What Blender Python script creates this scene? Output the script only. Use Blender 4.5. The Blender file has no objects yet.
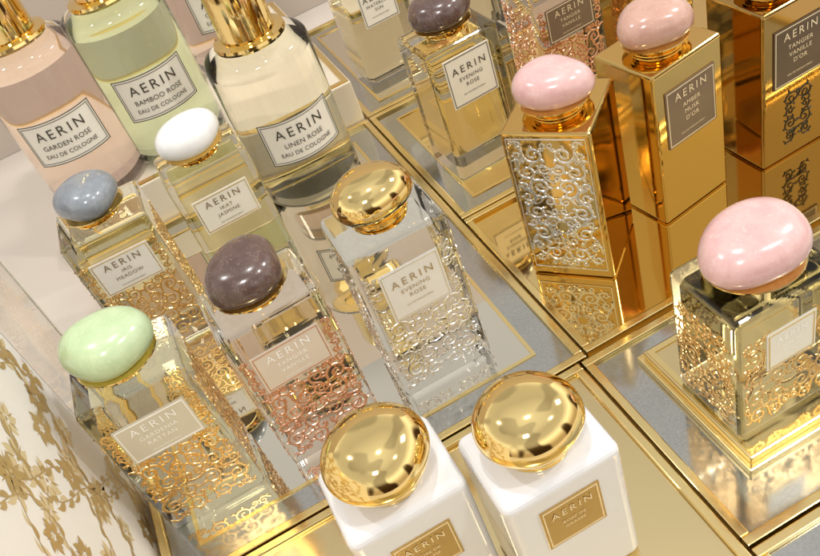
import bpy, bmesh, math, random
from mathutils import Vector, Matrix
S=0.01
scene=bpy.context.scene
COL=scene.collection
scene.view_settings.view_transform='Standard'
scene.view_settings.look='None'
scene.view_settings.exposure=0

# ------------------------------------------------------------ materials
def newmat(name):
    m=bpy.data.materials.new(name); m.use_nodes=True
    return m, m.node_tree.nodes, m.node_tree.links, m.node_tree.nodes['Principled BSDF']
def pmat(name,col,rough=.5,metal=0,trans=0,ior=1.45,coat=0,bump=0,bscale=200,var=0,vscale=60,rvar=0):
    m,N,L,b=newmat(name)
    b.inputs['Base Color'].default_value=(*col,1)
    b.inputs['Roughness'].default_value=rough
    b.inputs['Metallic'].default_value=metal
    b.inputs['Transmission Weight'].default_value=trans
    b.inputs['IOR'].default_value=ior
    b.inputs['Coat Weight'].default_value=coat
    b.inputs['Coat Roughness'].default_value=.02
    tc=N.new('ShaderNodeTexCoord')
    if bump:
        n=N.new('ShaderNodeTexNoise'); n.inputs['Scale'].default_value=bscale; n.inputs['Detail'].default_value=3
        L.new(tc.outputs['Object'],n.inputs['Vector'])
        bp=N.new('ShaderNodeBump'); bp.inputs['Strength'].default_value=bump; bp.inputs['Distance'].default_value=.001
        L.new(n.outputs['Fac'],bp.inputs['Height']); L.new(bp.outputs['Normal'],b.inputs['Normal'])
    if var or rvar:
        n=N.new('ShaderNodeTexNoise'); n.inputs['Scale'].default_value=vscale; n.inputs['Detail'].default_value=5
        L.new(tc.outputs['Object'],n.inputs['Vector'])
        if var:
            r=N.new('ShaderNodeValToRGB')
            r.color_ramp.elements[0].position=.3; r.color_ramp.elements[1].position=.7
            r.color_ramp.elements[0].color=(*[c*(1-var) for c in col],1)
            r.color_ramp.elements[1].color=(*[min(1,c*(1+var*.5)) for c in col],1)
            L.new(n.outputs['Fac'],r.inputs['Fac']); L.new(r.outputs['Color'],b.inputs['Base Color'])
        if rvar:
            mr=N.new('ShaderNodeMapRange'); mr.inputs['To Min'].default_value=rough; mr.inputs['To Max'].default_value=rough+rvar
            L.new(n.outputs['Fac'],mr.inputs['Value']); L.new(mr.outputs['Result'],b.inputs['Roughness'])
    return m
def stone(name,c1,c2,speck,sscale=520,amt=.55):
    m,N,L,b=newmat(name)
    tc=N.new('ShaderNodeTexCoord')
    n=N.new('ShaderNodeTexNoise'); n.inputs['Scale'].default_value=120; n.inputs['Detail'].default_value=9; n.inputs['Distortion'].default_value=.9
    L.new(tc.outputs['Object'],n.inputs['Vector'])
    r=N.new('ShaderNodeValToRGB'); r.color_ramp.elements[0].position=.30; r.color_ramp.elements[1].position=.72
    r.color_ramp.elements[0].color=(*c1,1); r.color_ramp.elements[1].color=(*c2,1)
    L.new(n.outputs['Fac'],r.inputs['Fac'])
    n2=N.new('ShaderNodeTexNoise'); n2.inputs['Scale'].default_value=sscale; n2.inputs['Detail'].default_value=4; n2.inputs['Distortion'].default_value=2.0
    L.new(tc.outputs['Object'],n2.inputs['Vector'])
    r2=N.new('ShaderNodeValToRGB'); r2.color_ramp.elements[0].position=.58; r2.color_ramp.elements[1].position=.74
    r2.color_ramp.elements[0].color=(0,0,0,1); r2.color_ramp.elements[1].color=(amt,amt,amt,1)
    L.new(n2.outputs['Fac'],r2.inputs['Fac'])
    mx=N.new('ShaderNodeMixRGB'); mx.inputs['Color2'].default_value=(*speck,1)
    L.new(r.outputs['Color'],mx.inputs['Color1']); L.new(r2.outputs['Color'],mx.inputs['Fac'])
    L.new(mx.outputs['Color'],b.inputs['Base Color'])
    b.inputs['Roughness'].default_value=.22
    b.inputs['Coat Weight'].default_value=.55; b.inputs['Coat Roughness'].default_value=.04
    bp=N.new('ShaderNodeBump'); bp.inputs['Strength'].default_value=.06; bp.inputs['Distance'].default_value=.001
    L.new(n.outputs['Fac'],bp.inputs['Height']); L.new(bp.outputs['Normal'],b.inputs['Normal'])
    return m
def antique(name):
    m,N,L,b=newmat(name)
    tc=N.new('ShaderNodeTexCoord')
    n=N.new('ShaderNodeTexNoise'); n.inputs['Scale'].default_value=1300; n.inputs['Detail'].default_value=3
    L.new(tc.outputs['Object'],n.inputs['Vector'])
    n2=N.new('ShaderNodeTexNoise'); n2.inputs['Scale'].default_value=50; n2.inputs['Detail'].default_value=3
    L.new(tc.outputs['Object'],n2.inputs['Vector'])
    ad=N.new('ShaderNodeMixRGB'); ad.inputs['Fac'].default_value=.3
    L.new(n.outputs['Fac'],ad.inputs['Color1']); L.new(n2.outputs['Fac'],ad.inputs['Color2'])
    r=N.new('ShaderNodeValToRGB'); r.color_ramp.elements[0].position=.3; r.color_ramp.elements[1].position=.7
    r.color_ramp.elements[0].color=(.48,.48,.46,1); r.color_ramp.elements[1].color=(.62,.62,.59,1)
    L.new(ad.outputs['Color'],r.inputs['Fac']); L.new(r.outputs['Color'],b.inputs['Base Color'])
    b.inputs['Metallic'].default_value=.97; b.inputs['Roughness'].default_value=.11
    return m

M={}
M['gold']=pmat('polished_gold',(.97,.74,.32),.05,1,rvar=.02,vscale=90)
M['goldtray']=pmat('gold_mirror',(.86,.65,.29),.03,1,rvar=.04,vscale=30,bump=.01,bscale=40)
M['goldpale']=pmat('pale_gold_satin',(.86,.69,.37),.10,1,rvar=.08,vscale=30)
M['rim']=pmat('gold_rim',(.97,.76,.35),.10,1,rvar=.08,vscale=120)
M['rosegold']=pmat('rose_gold',(.84,.48,.34),.24,1)
M['fgold']=pmat('filigree_gold',(.90,.61,.26),.24,1)
M['fsilver']=pmat('filigree_silver',(.97,.96,.94),.18,1)
M['fdark']=pmat('filigree_dark',(.05,.035,.02),.3,.3)
M['silvermir']=pmat('silver_mirror',(.84,.79,.68),.012,1,rvar=.015,vscale=40,bump=.008,bscale=40)
M['antique']=antique('speckled_antique_mirror')
M['glass']=pmat('clear_glass',(1,1,1),0,0,1,1.14,coat=.75)
M['cglass']=pmat('thick_clear_glass',(1,1,1),0,0,1,1.10,coat=.7)
M['liq_yellow']=pmat('yellow_perfume',(1,.965,.74),0,0,1,1.04)
M['liq_gold']=pmat('golden_perfume',(1,.95,.68),0,0,1,1.04)
M['liq_rose']=pmat('rose_perfume',(.97,.86,.78),0,0,1,1.04)
M['liq_clear']=pmat('clear_perfume',(1,1,.99),0,0,1,1.04)
M['liq_pink']=pmat('blush_cologne',(1,.84,.76),.02,0,.88,1.06)
M['liq_green']=pmat('green_cologne',(.87,.97,.70),.02,0,.88,1.06)
M['liq_linen']=pmat('linen_cologne',(1,.98,.86),0,0,1,1.04)
M['amber']=pmat('gold_lacquered_glass',(.80,.55,.19),.05,1,rvar=.04,vscale=80)
M['amberdark']=pmat('dark_amber_lacquered_glass',(.52,.33,.11),.05,1,rvar=.04,vscale=80)
M['white']=pmat('white_lacquer',(.79,.79,.81),.14,0,coat=.6,var=.02)
M['lab_cream']=pmat('cream_label',(.84,.80,.71),.45,0,var=.04)
M['lab_gold']=pmat('pale_gold_label',(.84,.80,.69),.45,0,var=.04)
M['lab_grey']=pmat('silvery_label',(.80,.77,.70),.45,0,var=.05)
M['lab_champ']=pmat('champagne_label',(.68,.65,.56),.35,.25,var=.06)
M['lab_pink']=pmat('pale_beige_label',(.74,.66,.58),.35,.2,var=.06)
M['lab_white']=pmat('frosted_silvery_label',(.80,.79,.76),.35,.15,var=.05)
M['lab_brown']=pmat('taupe_label',(.20,.14,.09),.4,.2,var=.08)
M['lab_umber']=pmat('dark_brown_label',(.12,.08,.05),.4,.2,var=.08)
M['plaque']=pmat('bronze_gold_plaque',(.62,.44,.19),.25,.85,var=.08)
M['ink_dark']=pmat('dark_ink',(.06,.05,.035),.5)
M['ink_brown']=pmat('brown_ink',(.24,.17,.09),.5)
M['ink_white']=pmat('white_ink',(.98,.97,.95),.4)
M['ink_gold']=pmat('gold_ink',(.42,.31,.15),.4,.2)
M['ink_light']=pmat('light_gold_ink',(.88,.75,.52),.35,.3)
M['c_green']=stone('green_stone',(.43,.56,.32),(.52,.64,.40),(.66,.76,.54))
M['c_purple']=stone('plum_stone',(.078,.044,.038),(.13,.08,.068),(.30,.22,.19),amt=.7)
M['c_blue']=stone('blue_grey_stone',(.18,.20,.23),(.26,.29,.32),(.42,.45,.47))
M['c_white']=stone('white_stone',(.78,.78,.77),(.84,.84,.83),(.88,.88,.88))
M['c_pink']=stone('pink_stone',(.64,.37,.36),(.73,.47,.45),(.84,.64,.62))
M['c_rose']=stone('dusty_rose_stone',(.50,.29,.23),(.60,.37,.30),(.72,.51,.44))
M['paper']=pmat('ivory_panel',(.90,.88,.85),.4,0,coat=.1,var=.02)
M['pgold']=pmat('printed_gold',(.66,.49,.22),.28,.5)
M['ppale']=pmat('printed_pale_gold',(.78,.65,.40),.4,.2)
M['table']=pmat('cream_table',(.55,.49,.43),.4,0,var=.06,vscale=8)
M['wall']=pmat('beige_wall',(.52,.45,.39),.6,0,var=.05,vscale=5)
M['acryl']=pmat('clear_acrylic',(.99,.985,.98),.0,0,1,1.12,coat=.5)
M['shelf']=pmat('warm_satin_shelf',(.80,.72,.58),.30,.2,coat=.4,rvar=.05,vscale=40)

# ------------------------------------------------------------ mesh helpers (cm)
class MB:
    def __init__(s): s.v=[]; s.f=[]; s.m=[]
    def box(s,x0,x1,y0,y1,z0,z1,mi=0):
        b=len(s.v)
        s.v+=[(x0,y0,z0),(x1,y0,z0),(x1,y1,z0),(x0,y1,z0),(x0,y0,z1),(x1,y0,z1),(x1,y1,z1),(x0,y1,z1)]
        for f in [(0,3,2,1),(4,5,6,7),(0,1,5,4),(1,2,6,5),(2,3,7,6),(3,0,4,7)]:
            s.f.append(tuple(b+i for i in f)); s.m.append(mi)
    def frame(s,hx,hy,w,z0,z1,mi=0):
        s.box(-hx,hx,-hy,-hy+w,z0,z1,mi); s.box(-hx,hx,hy-w,hy,z0,z1,mi)
        s.box(-hx,-hx+w,-hy+w,hy-w,z0,z1,mi); s.box(hx-w,hx,-hy+w,hy-w,z0,z1,mi)
    def lathe(s,prof,seg=48,mi=0,cx=0,cy=0):
        b=len(s.v); n=len(prof)
        for r,z in prof:
            for k in range(seg):
                a=2*math.pi*k/seg; s.v.append((cx+r*math.cos(a),cy+r*math.sin(a),z))
        for i in range(n-1):
            for k in range(seg):
                k2=(k+1)%seg
                s.f.append((b+i*seg+k,b+i*seg+k2,b+(i+1)*seg+k2,b+(i+1)*seg+k)); s.m.append(mi)
        s.f.append(tuple(b+k for k in range(seg))[::-1]); s.m.append(mi)
        s.f.append(tuple(b+(n-1)*seg+k for k in range(seg))); s.m.append(mi)
    def add(s,v,f,mi=0):
        b=len(s.v); s.v+=list(v)
        for q in f: s.f.append(tuple(b+i for i in q)); s.m.append(mi)
    def mesh(s,name,smooth=False,bevel=0,seg=2,angle=35):
        me=bpy.data.meshes.new(name)
        me.from_pydata([Vector(p)*S for p in s.v],[],s.f)
        for p,mi in zip(me.polygons,s.m): p.material_index=mi
        if bevel:
            bm=bmesh.new(); bm.from_mesh(me)
            ed=[e for e in bm.edges if len(e.link_faces)==2 and e.calc_face_angle(0)>math.radians(50)]
            bmesh.ops.bevel(bm,geom=ed,offset=bevel*S,segments=seg,profile=.5,affect='EDGES')
            bm.to_mesh(me); bm.free()
        if smooth:
            for p in me.polygons: p.use_smooth=True
            me.set_sharp_from_angle(angle=math.radians(angle))
        me.update()
        return me
def obj(name,me,mats,parent=None,loc=(0,0,0),rot=0):
    o=bpy.data.objects.new(name,me)
    if me is not None and len(me.materials)==0:
        for m in mats: me.materials.append(m)
    elif me is not None:
        for i,m in enumerate(mats):
            o.material_slots[i].link='OBJECT'; o.material_slots[i].material=m
    COL.objects.link(o)
    o.location=Vector(loc)*S; o.rotation_euler=(0,0,rot)
    if parent: o.parent=parent
    return o
def root(name,label,cat,loc,rot=0,group=None):
    e=bpy.data.objects.new(name,None); e.empty_display_size=.01
    COL.objects.link(e); e.location=Vector(loc)*S; e.rotation_euler=(0,0,math.radians(rot))
    e['label']=label; e['category']=cat
    if group: e['group']=group
    return e
cache={}
def cached(k,fn):
    if k not in cache: cache[k]=fn()
    return cache[k]

def text2d(txt,size,space=1.0,bold=0):
    k=('t',txt,size,space,bold)
    def mk():
        cu=bpy.data.curves.new('t','FONT'); cu.body=txt; cu.size=size; cu.align_x='CENTER'; cu.align_y='CENTER'
        cu.space_character=space; cu.resolution_u=3; cu.offset=bold
        o=bpy.data.objects.new('t',cu); COL.objects.link(o)
        dg=bpy.context.evaluated_depsgraph_get(); dg.update()
        me=o.evaluated_get(dg).to_mesh()
        v=[(p.co.x,p.co.y) for p in me.vertices]; f=[tuple(p.vertices) for p in me.polygons]
        o.evaluated_get(dg).to_mesh_clear()
        bpy.data.objects.remove(o); bpy.data.curves.remove(cu)
        return v,f
    return cached(k,mk)
def lettering(lines,mapf,off):
    mb=MB()
    for txt,size,dz,sp in lines:
        v,f=text2d(txt,size,sp,.0)
        mb.add([mapf(x,y+dz,off) for x,y in v],f)
    return mb.mesh('lettering')
def maps(w,d):
    return {'front':lambda u,v,o:(u,-d/2-o,v),'left':lambda u,v,o:(-w/2-o,-u,v),
            'right':lambda u,v,o:(w/2+o,u,v),'back':lambda u,v,o:(-u,d/2+o,v)}

# filigree -------------------------------------------------------
def strip(mb,pts,ws,mapf,h,mi=0,base=.005,flat=False):
    n=len(pts); vs=[]
    for i in range(n):
        a=pts[max(0,i-1)]; b=pts[min(n-1,i+1)]
        dx,dy=b[0]-a[0],b[1]-a[1]; l=math.hypot(dx,dy) or 1
        nx,ny=-dy/l,dx/l; w=ws[i]; x,y=pts[i]; k=w*.62
        if flat: vs+=[mapf(x+nx*w,y+ny*w,base+h),mapf(x-nx*w,y-ny*w,base+h)]
        else: vs+=[mapf(x+nx*w,y+ny*w,base),mapf(x+nx*k,y+ny*k,base+h),mapf(x-nx*k,y-ny*k,base+h),mapf(x-nx*w,y-ny*w,base)]
    fs=[]; m=2 if flat else 4
    for i in range(n-1):
        a=m*i; b=a+m
        for q in range(m-1): fs.append((a+q,b+q,b+q+1,a+q+1))
    mb.add(vs,fs,mi)
def scroll_one(mb,mapf,x,y,r,a0,s,th,h,put,T=1.45,leaves=True):
    n=30; pts=[];ws=[]
    for i in range(n+1):
        t=i/n; rr=r*(.97-.83*t**.85); a=a0+s*2*math.pi*T*t
        pts.append((x+rr*math.cos(a),y+rr*math.sin(a))); ws.append(th*(1.05-.50*t))
    ws[-1]=th*1.4; ws[-2]=th*1.5
    put(pts,ws)
    ex,ey=pts[0]; a=a0-s*math.pi/2; q=[(ex,ey)]; px,py=ex,ey
    for j in range(12):
        a+=s*.14; px+=r*.17*math.cos(a); py+=r*.17*math.sin(a); q.append((px,py))
    put(q,[th*(1.0-.07*j) for j in range(13)])
    if not leaves: return
    for k in range(5):
        t=.02+k*.11; rr=r*(.97-.83*t**.85); a=a0+s*2*math.pi*T*t
        px,py=x+rr*math.cos(a),y+rr*math.sin(a)
        da=a+s*(math.pi/2-.7); L=r*.56
        q=[(px+L*j/5*math.cos(da-.15*s*j),py+L*j/5*math.sin(da-.15*s*j)) for j in range(6)]
        put(q,[.01,L*.18,L*.27,L*.24,L*.14,.004])
def scrolls(mb,mapf,u0,u1,v0,v1,excl,R0=.46,th=.05,h=.03,seed=5,rmin=.12):
    """flowing scrollwork, mirrored about the centre line: packed spirals of several sizes"""
    um=(u0+u1)/2; R=random.Random(seed); cs=[]
    def inb(x,y):
        if not(u0-.02<x<u1+.02 and v0-.02<y<v1+.02): return False
        for e in excl:
            if e[0]<x<e[1] and e[2]<y<e[3]: return False
        return True
    def put(q,ws):
        k=0
        while k<len(q) and inb(*q[k]): k+=1
        if k>2: strip(mb,q[:k],ws[:k],mapf,h)
    def ok(x,y,r):
        if x-r*.95<um+.01 or x+r*.95>u1 or y-r*.95<v0 or y+r*.95>v1: return False
        for e in excl:
            cx=max(e[0],min(x,e[1])); cy=max(e[2],min(y,e[3]))
            if math.hypot(x-cx,y-cy)<r*.95: return False
        for c in cs:
            if math.hypot(x-c[0],y-c[1])<(r+c[2])*.95: return False
        return True
    r=R0
    while r>rmin:
        for _ in range(700):
            x=R.uniform(um,u1); y=R.uniform(v0,v1)
            if ok(x,y,r): cs.append((x,y,r))
        r*=.90
    for x,y,r in cs:
        a0=R.uniform(0,6.28); s=R.choice((-1,1))
        big=r>.17
        T=1.0+.65*r/R0
        scroll_one(mb,mapf,x,y,r,a0,s,th*(.65+.5*r/R0),h,put,T=T,leaves=big)
        scroll_one(mb,mapf,2*um-x,y,r,math.pi-a0,-s,th*(.65+.5*r/R0),h,put,T=T,leaves=big)
def edge_frame(mb,mapf,u0,u1,v0,v1,w,h):
    for q in ([(u0,v0),(u1,v0)],[(u0,v1),(u1,v1)],[(u0,v0),(u0,v1)],[(u1,v0),(u1,v1)]):
        strip(mb,q,[w,w],mapf,h)
def filigree_mesh(w,d,h,lab,style):
    lw,lh,lz=lab
    mb=MB(); mp=maps(w,d); m=.20
    if style=='front':
        scrolls(mb,mp['front'],-w/2+.3,w/2-.3,.6,h-.35,[],R0=.48,th=.066,h=.04,seed=8)
        edge_frame(mb,mp['front'],-w/2+.22,w/2-.22,.5,h-.27,.03,.03)
    elif style=='motif':
        scrolls(mb,mp['front'],-.8,.8,.8,lz-lh/2-.25,[],R0=.40,th=.03,rmin=.19)
    else:
        ex=[(-lw/2-.03,lw/2+.03,lz-lh/2-.03,lz+lh/2+.03)]
        top=lz+lh/2+.15; z0=.5
        scrolls(mb,mp['front'],-w/2+m,w/2-m,z0,top,ex,R0=.46,seed=3,th=.053)
        for s in ('left','right'):
            scrolls(mb,mp[s],-d/2+m,d/2-m,z0,top,[],R0=.46,seed=6,th=.053)
    return mb.mesh('filigree')

def rbox(w,d,z0,z1):
    mb=MB(); mb.box(-w/2,w/2,-d/2,d/2,z0,z1)
    return mb
def pebble(a,b,c,seed,irr=1.0):
    R=random.Random(seed); ph=[R.uniform(0,6.28) for _ in range(5)]
    mb=MB(); nu,nv=80,56; vs=[];fs=[]
    for i in range(nv+1):
        t=math.pi*i/nv
        for j in range(nu):
            p=2*math.pi*j/nu
            st=math.sin(t); ct=math.cos(t)
            st=abs(st)**(.60 if irr>.4 else .80)
            k=1+irr*(.05*math.sin(2*p+ph[0])+.045*math.sin(3*p+ph[1])+.02*math.sin(4*p+ph[3]))
            z=c*ct*(.90-.10*math.tanh(-ct*3))
            z+=irr*.04*c*math.sin(p+ph[2])*st*(.5+.5*ct)
            z+=irr*.05*c*math.sin(2*p+ph[4])*st*st*(.5+.5*ct)
            sh=irr*.04*a*ct
            vs.append((a*st*math.cos(p)*k+sh*math.cos(ph[3]),b*st*math.sin(p)*k+sh*math.sin(ph[3]),z))
    for i in range(nv):
        for j in range(nu):
            fs.append((i*nu+j,(i+1)*nu+j,(i+1)*nu+(j+1)%nu,i*nu+(j+1)%nu))
    mb.add(vs,fs)
    return mb.mesh('cap',smooth=True,angle=180)

# ------------------------------------------------------------ perfume bottle
GROUP='perfume bottles with pebble shaped caps'
def bottle(label,loc,rot=0,w=4.1,d=3.3,h=7.6,body='glass',liq='liq_yellow',cap='c_pink',fil='fgold',style='full',
           lab='lab_gold',ink='ink_white',labdim=(2.8,1.9,5.35),lines=(),capr=1.0,caprot=0,seed=1,fillh=.90,capshape=(1.54,1.40,.86),border='rim',irr=1.0):
    e=root('perfume_bottle',label,'perfume bottle',loc,rot,GROUP)
    g=body=='glass'
    bv=.24 if g else (.34 if body=='white' else .14)
    me=cached(('body',w,d,h,bv),lambda: rbox(w,d,0,h).mesh('body',bevel=bv,seg=5))
    obj('body',me,[M[body]],e)
    if g:
        def lq():
            zt=.7+(h-1.1)*fillh
            mb=MB(); mb.box(-w/2+.28,w/2-.28,-d/2+.28,d/2-.28,.62,zt); return mb.mesh('liquid',bevel=.22,seg=3)
        obj('liquid',cached(('liq',w,d,h,fillh),lq),[M[liq]],e)
    def col():
        mb=MB(); mb.lathe([(1.05,h+.005),(1.1,h+.04),(1.1,h+.1),(.95,h+.13),(.95,h+.22),(1.1,h+.26),(1.2,h+.31),(1.2,h+.38),(1.1,h+.44)],48); return mb.mesh('neck_collar',smooth=True)
    obj('neck_collar',cached(('col',h),col),[M['gold']],e)
    a,bb,c=[k*capr for k in capshape]
    isg=cap=='gold'
    cm=pebble(a,bb,c,seed,.3 if isg else irr)
    def ring():
        mb=MB(); mb.lathe([(.9,0),(1.38,.02),(1.46,.08),(1.46,.14),(1.2,.18)],48); return mb.mesh('cap_ring',smooth=True)
    cz=h+.36+c*.74
    cp=obj('cap',cm,[M[cap]],e,(0,0,cz),math.radians(caprot))
    k=.82 if isg else 1
    obj('cap_ring',cached('ring',ring),[M['gold']],cp,(0,0,h+.32-cz)).scale=(capr*k,capr*.93*k,1)
    lw,lh,lz=labdim; mp=maps(w,d)['front']
    if fil:
        obj('filigree',cached(('fil',w,d,h,labdim,style),lambda: filigree_mesh(w,d,h,labdim,style)),[M[fil]],e)
    if lab:
        def lb():
            mb=MB(); y=-d/2
            mb.box(-lw/2,lw/2,y-.05,y-.002,lz-lh/2,lz+lh/2,0)
            if border:
                t=.035;i=.07
                x0,x1,z0,z1=-lw/2+i,lw/2-i,lz-lh/2+i,lz+lh/2-i
                for q in [(x0,x1,z0,z0+t),(x0,x1,z1-t,z1),(x0,x0+t,z0+t,z1-t),(x1-t,x1,z0+t,z1-t)]:
                    mb.box(q[0],q[1],y-.066,y-.052,q[2],q[3],1)
            return mb.mesh('label')
        l=obj('label',cached(('lab',w,d,h,labdim,bool(border)),lb),[M[lab],M[border]] if border else [M[lab]],e)
        obj('lettering',lettering([(t,s,lz+dz,sp) for t,s,dz,sp in lines],mp,.075),[M[ink]],l)
    return e

def L3(n1,n2,small='EAU DE PARFUM SPRAY'):
    return [('AERIN',.50,.50,1.4),(n1,.27,.06,1.15),(n2,.27,-.26,1.15),(small,.11,-.66,1.0)]
AM=lambda a,b,c:[('AERIN',.52,.92,1.35),(a,.30,.38,1.1),(b,.30,.02,1.1),(c,.30,-.34,1.1),('EAU DE PARFUM SPRAY',.13,-.95,1)]

bottle('clear bottle with green stone cap and gold filigree',(-6.4,25.2,.02),-1,cap='c_green',fil='fgold',lab='lab_champ',border='ink_white',lines=L3('GARDENIA','RATTAN'),capr=1.06,caprot=-20,seed=1)
bottle('clear bottle with dark plum stone cap and rose gold filigree',(-1.05,25.2,.02),2,cap='c_purple',fil='rosegold',lab='lab_pink',border='rosegold',liq='liq_rose',lines=L3('TANGIER','VANILLE'),capr=1.02,caprot=25,seed=2)
bottle('clear bottle with polished gold cap and silver filigree',(4.35,25.3,.02),0,h=7.95,cap='gold',fil='fsilver',lab='lab_white',liq='liq_clear',ink='ink_gold',labdim=(2.5,2.4,5.5),lines=L3('EVENING','ROSE'),caprot=10,seed=3,border='fsilver',capshape=(1.58,1.42,.95))
bottle('yellow perfume bottle with blue grey stone cap and gold filigree',(-5.8,35.8,.02),-2,cap='c_blue',fil='fgold',lab='lab_grey',ink='ink_brown',lines=L3('IRIS','MEADOW'),caprot=-25,seed=5)
bottle('yellow perfume bottle with smooth white stone cap',(-.6,36.7,.02),1,cap='c_white',fil=None,liq='liq_gold',lab='lab_gold',ink='ink_brown',lines=L3('IKAT','JASMINE'),caprot=15,seed=4,irr=.7)
bottle('clear yellow bottle with mauve stone cap and tall pale label',(12.8,36.7,.02),3,cap='c_purple',fil=None,liq='liq_yellow',lab='lab_gold',ink='ink_dark',border='ink_dark',labdim=(2.6,2.7,5.6),lines=[(a,b*1.08,c*1.15,d_) for a,b,c,d_ in L3('EVENING','ROSE')],caprot=0,seed=7)
bottle('clear bottle with plum cap and taupe label on rear tray',(19.2,37.8,.02),3,cap='c_purple',fil='rosegold',liq='liq_rose',lab='lab_brown',ink='ink_light',border='ink_light',lines=L3('TANGIER','VANILLE'),seed=6)
bottle('gold lacquered bottle with rose cap on rear tray',(24.6,37.6,.02),3,body='amberdark',cap='c_rose',fil=None,lab='lab_brown',ink='ink_light',border='ink_light',lines=L3('AMBER','MUSK'),seed=8)
bottle('clear yellow bottle with pale label on rear tray',(12.8,48.9,.02),2,cap='c_blue',fil=None,lab='lab_cream',ink='ink_dark',border='ink_dark',labdim=(2.3,2.3,5.5),lines=L3('WATERLILY','SUN'),seed=9)
bottle('clear bottle with taupe label and pink cap on rear tray',(18.8,48.9,.02),2,cap='c_pink',fil=None,lab='lab_brown',ink='ink_light',border='ink_light',labdim=(2.3,2.3,5.5),lines=L3('TUBEROSE','GARDENIA'),seed=10)
# gold bottles
bottle('gold bottle with pink stone cap and silver filigree facing outward',(12.9,26.5,.02),-48,w=3.7,d=3.8,h=7.8,body='amber',cap='c_pink',fil='fsilver',style='front',lab=None,labdim=(.01,.01,7.2),caprot=30,seed=11)
bottle('gold lacquered bottle with dusty rose cap and taupe label',(18.1,27.1,.02),9,w=3.9,d=3.4,h=7.75,body='amber',cap='c_rose',fil=None,lab='lab_brown',ink='ink_light',border='ink_light',labdim=(2.8,2.8,5.3),lines=AM('AMBER','MUSK',"D'OR"),seed=12)
bottle('gold lacquered bottle with dark scroll motif and brown label',(23.7,26.9,.02),2,w=3.9,d=3.4,h=7.85,body='amberdark',cap='c_rose',fil='fdark',style='motif',lab='lab_umber',ink='ink_light',border='ink_light',labdim=(2.8,2.8,5.45),lines=AM('TANGIER','VANILLE',"D'OR"),seed=13)
# short bottles
WL=[('AERIN',.40,.50,1.35),('ROSE DE',.19,.02,1.1),('GRASSE',.19,-.23,1.1)]
WL2=[('AERIN',.34,.38,1.35),('ROSE DE',.17,.0,1.1),('GRASSE',.17,-.22,1.1)]
bottle('short clear bottle with glossy pink stone cap on gold riser',(13.15,15.65,.72),0,h=5.85,cap='c_pink',fil='fgold',liq='liq_yellow',lab='lab_gold',labdim=(1.9,1.7,3.85),lines=WL2,capr=1.13,caprot=5,seed=14,capshape=(1.60,1.38,.80),irr=.8,fillh=1.0)
bottle('white lacquered bottle with polished gold cap on gold tray',(0,16.1,.02),0,w=3.95,d=3.2,h=6.1,body='white',cap='gold',fil=None,lab='plaque',ink='ink_light',border='ink_light',labdim=(2.0,1.95,3.95),lines=WL,capr=1.13,capshape=(1.5,1.45,.93),seed=15)
bottle('white lacquered bottle with polished gold cap and gold plate',(4.25,14.5,.02),0,w=3.95,d=3.2,h=6.1,body='white',cap='gold',fil=None,lab='plaque',ink='ink_light',border='ink_light',labdim=(2.0,2.0,4.2),lines=WL,capr=1.08,capshape=(1.5,1.45,.93),seed=16)

# ------------------------------------------------------------ cologne bottles
def cologne(label,loc,liq,names,rot=0,rad=2.85,h=9.0):
    e=root('cologne_bottle',label,'cologne bottle',loc,rot,'round cologne bottles with gold caps')
    def bd():
        mb=MB(); mb.lathe([(rad-.5,0),(rad-.15,.04),(rad-.03,.18),(rad,.4),(rad,h-.55),(rad-.04,h-.35),(rad-.16,h-.16),(rad-.4,h-.03),(rad-.8,h+.04),(1.2,h+.12),(1.15,h+.4)],80); return mb.mesh('body',smooth=True,angle=50)
    obj('body',cached('cbody',bd),[M['cglass']],e)
    def lq():
        r=rad-.22; mb=MB(); mb.lathe([(r-.4,.55),(r-.1,.6),(r,.8),(r,h-1.0),(r-.02,h-.95)],80); return mb.mesh('liquid',smooth=True,angle=50)
    obj('liquid',cached('cliq',lq),[M[liq]],e)
    def cl():
        mb=MB(); mb.lathe([(1.5,h+.2),(1.9,h+.22),(1.95,h+.35),(1.9,h+.5),(1.6,h+.55),(1.5,h+.6)],64); return mb.mesh('neck_collar',smooth=True)
    obj('neck_collar',cached('ccol',cl),[M['gold']],e)
    def cp():
        mb=MB(); mb.lathe([(1.4,h+.6),(1.46,h+.66),(1.46,h+4.3),(1.4,h+4.45),(1.3,h+4.5)],64); return mb.mesh('cap',smooth=True)
    obj('cap',cached('ccap',cp),[M['gold']],e)
    mp=lambda u,v,o:((rad+o)*math.sin(u/rad),-(rad+o)*math.cos(u/rad),v)
    lz=4.4; lw,lh=4.3,2.6
    def lb():
        mb=MB()
        def patch(x0,x1,z0,z1,o,mi,n):
            vs=[];fs=[]
            for i in range(n+1):
                u=x0+(x1-x0)*i/n
                vs+=[mp(u,z0,o),mp(u,z1,o)]
            for i in range(n): fs.append((2*i,2*i+2,2*i+3,2*i+1))
            mb.add(vs,fs,mi)
        patch(-lw/2,lw/2,lz-lh/2,lz+lh/2,.02,0,32)
        for i,t in ((.0,.05),(.14,.035)):
            x0,x1,z0,z1=-lw/2+i,lw/2-i,lz-lh/2+i,lz+lh/2-i
            patch(x0,x1,z0,z0+t,.035,1,32); patch(x0,x1,z1-t,z1,.035,1,32); patch(x0,x0+t,z0,z1,.038,1,1); patch(x1-t,x1,z0,z1,.038,1,1)
        return mb.mesh('label')
    l=obj('label',cached('clab',lb),[M['lab_cream'],M['ink_dark']],e)
    obj('lettering',lettering([('AERIN',.80,lz+.52,1.35),(names,.40,lz-.2,1.05),('EAU DE COLOGNE',.34,lz-.72,1.05)],mp,.05),[M['ink_dark']],l)
    return e
cologne('round cologne bottle with pale liquid and gold cap on mirrored tray',(4.5,42.1,.02),'liq_linen','LINEN ROSE',2)
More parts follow.
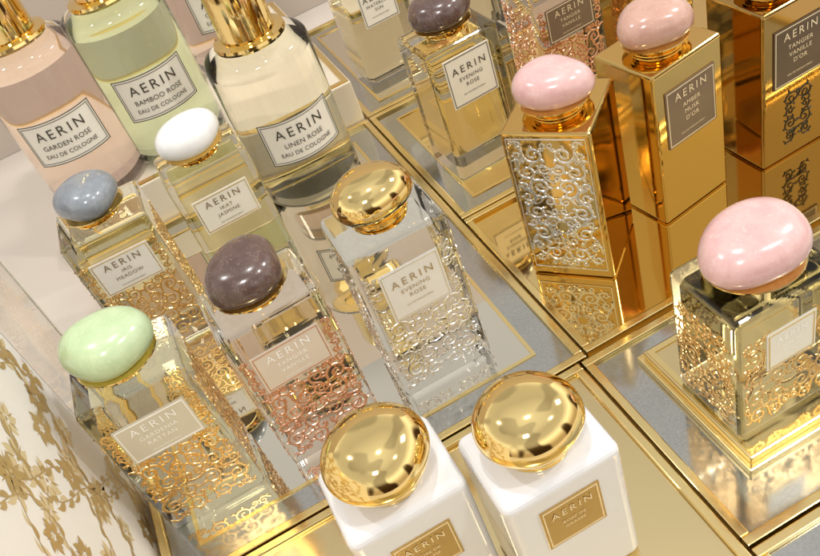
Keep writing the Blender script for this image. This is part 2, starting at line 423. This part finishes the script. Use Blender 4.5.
cologne('round pale green cologne bottle with gold cap on riser',(-1.1,48.1,3.02),'liq_green','BAMBOO ROSE',2)
cologne('round blush peach cologne bottle with gold cap on riser',(-6.3,47.9,3.02),'liq_pink','GARDEN ROSE',-3)
cologne('round blush cologne bottle standing at the rear of riser',(4.8,55.3,3.02),'liq_pink','GARDEN ROSE',4)

# ------------------------------------------------------------ trays
def tray(label,x0,x1,y0,y1,mir,zt=0,rimw=.36,rimh=.2,thick=.9,border=0):
    cx,cy=(x0+x1)/2,(y0+y1)/2; hw,hd=(x1-x0)/2,(y1-y0)/2
    e=root('display_tray',label,'tray',(cx,cy,zt-thick),0,'gold rimmed mirrored display trays')
    k=rimw+.01+border
    mb=MB(); mb.box(-hw+k,hw-k,-hd+k,hd-k,0,thick)
    obj('mirror_panel',mb.mesh('mirror_panel'),[M[mir]],e)
    mb=MB(); mb.frame(hw,hd,rimw,0,thick+rimh)
    obj('rim',mb.mesh('rim',bevel=.05,seg=2),[M['rim']],e)
    if border:
        mb=MB(); mb.frame(hw-rimw-.01,hd-rimw-.01,border-.16,0,thick)
        obj('border_strip',mb.mesh('border_strip'),[M['antique']],e)
        mb=MB(); mb.frame(hw-rimw-.01-border+.16,hd-rimw-.01-border+.16,.16,0,thick+.05)
        obj('inlay_line',mb.mesh('inlay_line'),[M['rim']],e)
    return e
tray('large mirrored tray with gold rim holding square bottles',-9.2,9.3,20.85,45.0,'silvermir',border=1.3)
tray('gold mirrored tray holding gold lacquered bottles',9.4,32,21.0,32.1,'goldtray')
tray('gold mirrored tray holding clear bottles at the rear',9.4,32,32.2,45.0,'goldtray',border=1.1)
tray('mirrored tray with gold rim at the far end',9.4,32,45.1,60,'silvermir',border=1.1)
tray('speckled silver mirrored tray with gold rim around riser',8.95,32,11.1,20.75,'antique')
tray('empty speckled silver mirrored tray with gold rim',8.95,32,-1.0,11.0,'antique')
tray('pale gold tray holding white lacquered bottles',-9.2,8.85,1.5,20.75,'goldpale')
e=root('gold_riser','low stepped gold riser block on silver tray','riser',(15.75,16.3,.01))
mb=MB(); mb.box(-5.0,5.0,-3.2,3.2,0,.3); obj('base_step',mb.mesh('base_step',bevel=.05),[M['rim']],e)
mb=MB(); mb.box(-4.8,4.8,-3.0,3.0,.3,.64); obj('block',mb.mesh('block',bevel=.05),[M['goldpale']],e)
mb=MB(); mb.frame(4.7,2.9,.22,.645,.69)
obj('rim',mb.mesh('rim'),[M['rim']],e)
e=root('shelf_riser','warm cream step riser with gold trim under round bottles','riser',(0,53.1,-.9))
mb=MB(); mb.box(-9.2,9.2,-8.0,8,0,3.8); obj('step',mb.mesh('step',bevel=.08),[M['shelf']],e)
mb=MB(); mb.frame(9.1,7.9,.35,3.805,3.88); obj('trim',mb.mesh('trim'),[M['rim']],e)

# ------------------------------------------------------------ patterned panel standing along the tray side
def pattern():
    mb=MB()
    y0,y1=6,27
    mb.box(-.4,0,y0,y1,0,15,0)
    R=random.Random(4)
    flat=lambda u,v,o:(.003+o,u,v)
    def inside(x,y): return 9<x<26.85 and .1<y<14.8
    lay=[0]
    def put(q,w,mi):
        if all(inside(*p) for p in q):
            lay[0]=(lay[0]+1)%12
            strip(mb,q,w,flat,.0006*lay[0]+(.008 if mi==1 else 0),mi,base=0,flat=True)
    def leaf(x,y,a,L,w,mi,cv=.08):
        put([(x+L*j/7*math.cos(a+cv*j),y+L*j/7*math.sin(a+cv*j)) for j in range(8)],[.012,w*.6,w*.98,w,w*.85,w*.6,w*.28,.005],mi)
    def flower(x,y,s):
        k=6; a0=R.uniform(0,6); f=R.choice((1,2))
        for i in range(k):
            aa=a0+i*6.283/k
            leaf(x+.13*s*math.cos(aa),y+.13*s*math.sin(aa),aa-.1,s*.56,s*.17,f,.05)
            leaf(x+.2*s*math.cos(aa+.5),y+.2*s*math.sin(aa+.5),aa+.5,s*.42,s*.03,1,0)
        leaf(x-.08,y,0,.16,.08,2 if f==1 else 1)
    for sx in range(12):
        x=9.6+sx*1.6; y=.3; ph=R.uniform(0,6); pts=[]; k=0
        while y<14.8:
            a=math.pi/2+.9*math.sin(y*.8+ph)
            x+=.14*math.cos(a); y+=.14*math.sin(a)
            if inside(x,y): pts.append((x,y))
            elif len(pts)>3:
                put(pts,[.024]*len(pts),1); pts=[]
            k+=1
            if k%3==0:
                s=1 if (k//3)%2 else -1
                leaf(x,y,a+s*.75,R.uniform(.5,.85),R.uniform(.09,.14),R.choice((1,1,2)),.08*-s)
            if k%17==8:
                s=1 if (k//17)%2 else -1; flower(x+s*.7,y+.2,R.uniform(.95,1.3))
        if len(pts)>3: put(pts,[.024]*len(pts),1)
    return mb.mesh('board')
e=root('patterned_panel','ivory panel printed with gold flowering vines beside tray','decorative panel',(-9.5,0,-.92))
obj('board',pattern(),[M['paper'],M['pgold'],M['ppale']],e)
e=root('acrylic_panel','thin clear acrylic sheet standing along the tray side','acrylic sheet',(-9.65,27.2,-.92))
mb=MB(); mb.box(-.1,.08,0,5.5,0,15); obj('sheet',mb.mesh('sheet',bevel=.03),[M['acryl']],e)
mb=MB(); mb.box(-.12,.10,5.51,5.66,0,15); obj('edge_strip',mb.mesh('edge_strip',bevel=.03),[M['lab_cream']],e)

# ------------------------------------------------------------ setting
mb=MB(); mb.box(-70,60,-20,75,-3,-.93); o=obj('table',mb.mesh('table'),[M['table']]); o['kind']='structure'; o['label']='cream table top under the trays'
mb=MB(); mb.box(-70,60,66,68,-.9,40); o=obj('wall',mb.mesh('wall'),[M['wall']]); o['kind']='structure'; o['label']='plain beige wall behind the display'

# ------------------------------------------------------------ world : warm shop interior seen as soft light
w=bpy.data.worlds.new('World'); scene.world=w; w.use_nodes=True
N=w.node_tree.nodes; L=w.node_tree.links; bg=N['Background']
tc=N.new('ShaderNodeTexCoord'); sep=N.new('ShaderNodeSeparateXYZ'); L.new(tc.outputs['Generated'],sep.inputs[0])
rz=N.new('ShaderNodeValToRGB'); L.new(sep.outputs['Z'],rz.inputs['Fac'])
cr=rz.color_ramp; cr.elements[0].position=0; cr.elements[0].color=(.50,.39,.28,1); cr.elements[1].position=1; cr.elements[1].color=(1.0,.99,.97,1)
for p,c in ((.15,(.74,.64,.50)),(.38,(1.35,1.31,1.22)),(.6,(.74,.71,.65)),(.8,(.66,.63,.59))):
    q=cr.elements.new(p); q.color=(*c,1)
mp_=N.new('ShaderNodeMapping'); mp_.inputs['Scale'].default_value=(2.6,2.6,.8); L.new(tc.outputs['Generated'],mp_.inputs['Vector'])
n=N.new('ShaderNodeTexNoise'); n.inputs['Scale'].default_value=1.0; n.inputs['Detail'].default_value=0; L.new(mp_.outputs['Vector'],n.inputs['Vector'])
r2=N.new('ShaderNodeValToRGB'); L.new(n.outputs['Fac'],r2.inputs['Fac'])
r2.color_ramp.elements[0].position=.42; r2.color_ramp.elements[0].color=(.11,.075,.045,1)
r2.color_ramp.elements[1].position=.54; r2.color_ramp.elements[1].color=(1.35,1.35,1.33,1)
r2.color_ramp.interpolation='EASE'
fz=N.new('ShaderNodeMapRange'); fz.inputs['From Min'].default_value=.25; fz.inputs['From Max'].default_value=.6
fz.inputs['To Min'].default_value=1; fz.inputs['To Max'].default_value=.28; L.new(sep.outputs['Z'],fz.inputs['Value'])
mx=N.new('ShaderNodeMixRGB'); mx.blend_type='MULTIPLY'; L.new(fz.outputs['Result'],mx.inputs['Fac'])
L.new(rz.outputs['Color'],mx.inputs['Color1']); L.new(r2.outputs['Color'],mx.inputs['Color2'])
L.new(mx.outputs['Color'],bg.inputs['Color']); bg.inputs['Strength'].default_value=.82

def area(name,loc,size,power,col,target=(0.05,.28,0)):
    l=bpy.data.lights.new(name,'AREA'); l.shape='DISK' if size<.2 else 'SQUARE'; l.size=size; l.energy=power; l.color=col
    o=bpy.data.objects.new(name,l); COL.objects.link(o); o.location=loc
    o.rotation_euler=(Vector(target)-Vector(loc)).to_track_quat('-Z','Y').to_euler()
area('added_lamp',(1.2,.3,1.2),.20,7,(1,.985,.96))  # larger unseen lamps added as key light, kept out of the tray reflections
area('added_lamp',(-.35,-.6,1.4),.20,7,(1,.985,.96))
area('added_lamp',(.7,-.3,1.3),.06,5.5,(1,.985,.96))  # small intense lamps added for sparkle highlights on metal and caps
area('added_lamp',(-.6,.7,1.3),.06,5,(1,.985,.96))
area('added_lamp',(.15,.35,1.5),.06,6,(1,.985,.96))

# ------------------------------------------------------------ camera
nv=Vector((360,902,850)).normalized()
A=Vector((-465,-616,850)); A=(A-nv*A.dot(nv)).normalized()
B=nv.cross(A)
right=Vector((B.x,A.x,-nv.x)); up=-Vector((B.y,A.y,-nv.y)); back=-Vector((B.z,A.z,-nv.z))
mat=Matrix((right,up,back)).transposed().to_4x4()
mat.translation=Vector((0,0,.27))
cd=bpy.data.cameras.new('camera'); cam=bpy.data.objects.new('camera',cd); COL.objects.link(cam)
cam.matrix_world=mat; cd.sensor_width=36; cd.lens=850/820*36; cd.clip_start=.005; cd.clip_end=20
scene.camera=cam
